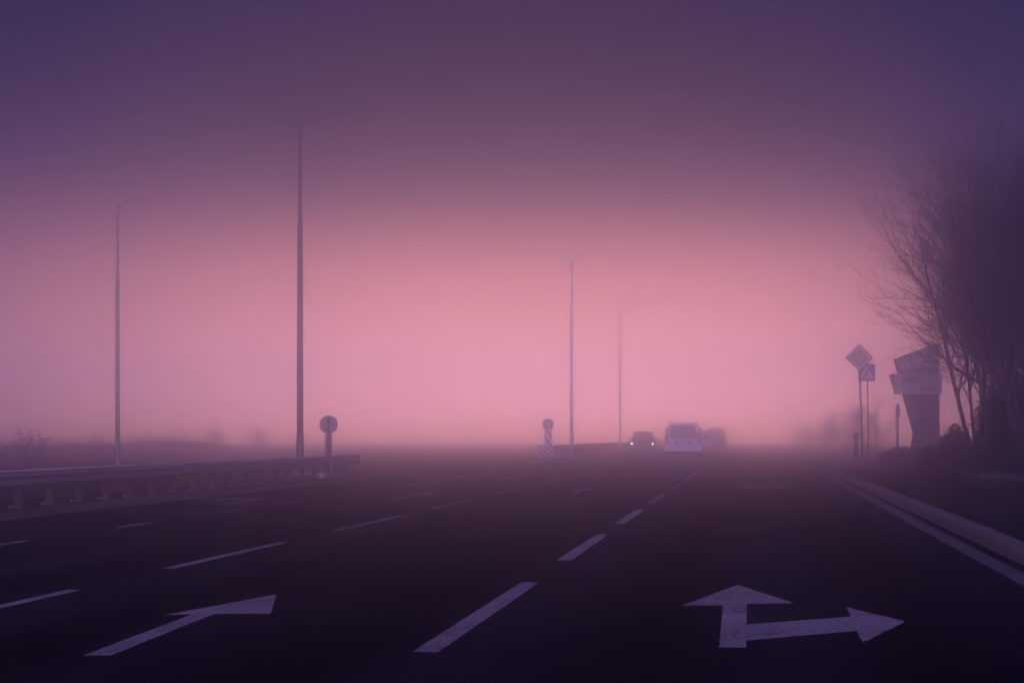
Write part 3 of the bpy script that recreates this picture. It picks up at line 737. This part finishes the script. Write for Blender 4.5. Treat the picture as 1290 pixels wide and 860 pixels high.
# faded scrub on the far left
scr = bare_tree_meshes(41, 1.7, 7, .5, [7, 4, 2], .010, .02, .95, .025)
GL = 'fog-faded bushes beyond the opposite carriageway'
sa = bare_tree(P_(36, 74, -.03), 0, .85, 'spiky bare bush standing up above the guardrail at the left', scr, GL, 'bare_bush', 'bush')
for i, (px, d, sc, lab) in enumerate([(-6, 110, .9, 'bare bush cut by the left picture edge'), (84, 118, .9, 'bare bush left of the single-armed lamp post'),
        (122, 126, 1.1, 'bare bush just left of the single-armed lamp pole'), (178, 134, 1.2, 'broad bare bush right of the single-armed lamp pole'),
        (222, 148, 1.4, 'taller fog-faded bush halfway between the single-armed and double-armed lamps'), (268, 158, 1.5, 'paler fog-faded bush left of the double-armed lamp'),
        (325, 165, 1.4, 'faintest bush just left of the double-armed lamp pole')]):
    bare_tree(P_(px, d, -.03), i * 1.1 + .4, sc * .75, lab, sa, GL)
rows = [(10, 115, 7.0, .9, 'low scrub patch behind the spiky bare bush'), (110, 128, 7.5, 1.1, 'low scrub patch at the foot of the single-armed lamp'), (215, 145, 8.5, 1.3, 'low scrub patch right of the single-armed lamp, the haziest one')]
for i, (px, d, w, h, lab) in enumerate(rows):
    shrub(P_(px, d, -.03), w, h * .75, 140, lab, 'low scrub at the left', 60 + i, name='scrub', cat='scrub', mat='drybush', size=.11, dp=3.0, sprigs=60)

# ------------------------------------------------------------------ haze
DENS = 0.007; ANISO = 0.995; DENS2 = 0.0140
hz = MB().box(-195, 195, NEAR - 5, FAR + 5, -1.1, 11.6)
m = bpy.data.materials.new('haze'); m.use_nodes = True; nt = m.node_tree; nt.nodes.clear()
out = nt.nodes.new('ShaderNodeOutputMaterial'); pv = nt.nodes.new('ShaderNodeVolumePrincipled')
pv.inputs['Color'].default_value = (.995, .99, .995, 1); pv.inputs['Density'].default_value = DENS; pv.inputs['Anisotropy'].default_value = ANISO
pv2 = nt.nodes.new('ShaderNodeVolumePrincipled')          # droplets scatter both sharply forward and, more weakly, all round
pv2.inputs['Color'].default_value = (.69, .77, 1, 1); pv2.inputs['Density'].default_value = DENS2; pv2.inputs['Anisotropy'].default_value = .950
av = nt.nodes.new('ShaderNodeAddShader'); nt.links.new(pv.outputs[0], av.inputs[0]); nt.links.new(pv2.outputs[0], av.inputs[1])
nt.links.new(av.outputs[0], out.inputs['Volume'])
tag(hz.build('haze', m), kind='stuff')

# ------------------------------------------------------------------ sky and sun
SUN_EL, SUN_AZ = R(4.5), TH           # azimuth measured left from +y
w = bpy.data.worlds.new('World'); S.world = w; w.use_nodes = True
nt = w.node_tree; nt.nodes.clear(); N = nt.nodes.new; L = nt.links.new
wo = N('ShaderNodeOutputWorld'); tc = N('ShaderNodeTexCoord')
def vdot(vec):
    n = N('ShaderNodeVectorMath'); n.operation = 'DOT_PRODUCT'; n.inputs[1].default_value = vec; L(tc.outputs['Generated'], n.inputs[0]); return n.outputs['Value']
def math_(op, a, b=None):
    n = N('ShaderNodeMath'); n.operation = op
    for i, x in enumerate((a, b)):
        if x is None: continue
        if isinstance(x, (int, float)): n.inputs[i].default_value = x
        else: L(x, n.inputs[i])
    return n.outputs[0]
az = math_('ARCTAN2', vdot(tuple(RT)), vdot(tuple(FW)))
el = math_('ARCSINE', vdot((0, 0, 1)))
def srgb(c):
    return [((x / 255 + .055) / 1.055) ** 2.4 if x > 10 else x / 255 / 12.92 for x in c]
def ramp(val, lo, hi, stops):
    top = max(max(c) for _, c in stops); stops = [(p_, [v / top for v in c]) for p_, c in stops]      # ramp colours stop at 1
    mr = N('ShaderNodeMapRange'); mr.inputs[1].default_value = lo; mr.inputs[2].default_value = hi; L(val, mr.inputs[0])
    cr = N('ShaderNodeValToRGB'); cr.color_ramp.interpolation = 'B_SPLINE' if len(stops) > 3 else 'EASE'
    e = cr.color_ramp.elements
    while len(e) < len(stops): e.new(.5)
    for k, (pos, c) in enumerate(stops): e[k].position = (pos - lo) / (hi - lo); e[k].color = rgb(c)
    L(mr.outputs[0], cr.inputs['Fac'])
    sc_ = N('ShaderNodeVectorMath'); sc_.operation = 'SCALE'; sc_.inputs['Scale'].default_value = top
    L(cr.outputs['Color'], sc_.inputs[0]); return sc_.outputs[0]
BACK_FILL = 9.0  # gain of an unseen low sky band added behind camera to light van and signs
eld = math_('MULTIPLY', el, 180 / math.pi); azd = math_('MULTIPLY', az, 180 / math.pi)
def lin(c, k=1.0): return [v * k for v in srgb(c)]
glow = ramp(eld, -10, 40, [(-10, lin((228, 146, 150), 7.0)), (-2, lin((242, 146, 116), 15.0)), (0.5, lin((240, 146, 115), 10.2)), (3.0, lin((234, 143, 122), 2.4)), (5.3, lin((205, 121, 116), 1.38)), (6.9, lin((138, 83, 97), 1.0)),
        (8.2, lin((58, 42, 80))), (10, lin((0, 2, 56))), (14, lin((0, 1, 56))), (25, lin((14, 18, 60))), (40, lin((44, 50, 134)))])
side = ramp(eld, -10, 40, [(-10, lin((56, 50, 104))), (0, lin((78, 62, 116))), (4, lin((74, 58, 110))), (8, lin((52, 43, 86))), (12, lin((22, 24, 66))), (20, lin((12, 17, 66))), (40, lin((44, 50, 134)))])
back = ramp(eld, -10, 40, [(-10, lin((200, 150, 190), .5)), (-1, lin((204, 158, 198), BACK_FILL)), (14, lin((204, 158, 198), BACK_FILL)), (22, lin((60, 50, 95))), (40, lin((44, 50, 134)))])
fac = ramp(azd, -45, 45, [(-45, (0, 0, 0)), (-26, (.2,) * 3), (-16, (.41,) * 3), (-8, (.85,) * 3), (-1, (1, 1, 1)), (5, (1,) * 3), (9.5, (.92,) * 3), (13, (.66,) * 3), (16, (.2,) * 3), (21, (0, 0, 0)), (45, (0, 0, 0))])
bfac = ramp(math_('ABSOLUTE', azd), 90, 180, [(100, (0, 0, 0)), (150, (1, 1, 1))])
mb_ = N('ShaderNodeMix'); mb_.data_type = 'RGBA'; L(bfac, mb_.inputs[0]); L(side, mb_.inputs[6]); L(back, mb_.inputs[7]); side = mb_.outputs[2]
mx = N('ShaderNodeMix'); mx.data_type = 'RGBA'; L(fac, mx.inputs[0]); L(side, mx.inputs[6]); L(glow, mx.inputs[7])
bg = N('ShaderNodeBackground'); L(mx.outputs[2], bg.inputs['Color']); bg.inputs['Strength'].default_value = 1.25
sky = N('ShaderNodeTexSky'); sky.sky_type = 'NISHITA'; sky.sun_disc = False; sky.sun_elevation = SUN_EL; sky.sun_rotation = -SUN_AZ
tint = N('ShaderNodeMix'); tint.data_type = 'RGBA'; tint.blend_type = 'MULTIPLY'; tint.inputs[0].default_value = 1; tint.inputs[7].default_value = (.75, .6, 1, 1); L(sky.outputs[0], tint.inputs[6])
bg2 = N('ShaderNodeBackground'); L(tint.outputs[2], bg2.inputs['Color']); bg2.inputs['Strength'].default_value = .004
ad = N('ShaderNodeAddShader'); L(bg.outputs[0], ad.inputs[0]); L(bg2.outputs[0], ad.inputs[1]); L(ad.outputs[0], wo.inputs['Surface'])
sl = bpy.data.lights.new('sun', 'SUN'); sl.energy = .006; sl.angle = R(30); sl.color = (1, .62, .70)
so = bpy.data.objects.new('sun', sl); COL.objects.link(so)
dv = FW * math.cos(SUN_EL) + Vector((0, 0, math.sin(SUN_EL)))
so.rotation_euler = dv.to_track_quat('Z', 'Y').to_euler()

# ------------------------------------------------------------------ render settings
c = S.cycles
S.render.engine = 'CYCLES'
c.max_bounces = 28; c.volume_bounces = 24; c.diffuse_bounces = 2; c.glossy_bounces = 2; c.transparent_max_bounces = 8
c.use_denoising = True
try: c.denoiser = 'OPENIMAGEDENOISE'
except Exception: pass
c.caustics_reflective = False; c.caustics_refractive = False
S.view_settings.view_transform = 'Standard'; S.view_settings.look = 'None'; S.view_settings.exposure = 0; S.view_settings.gamma = 1
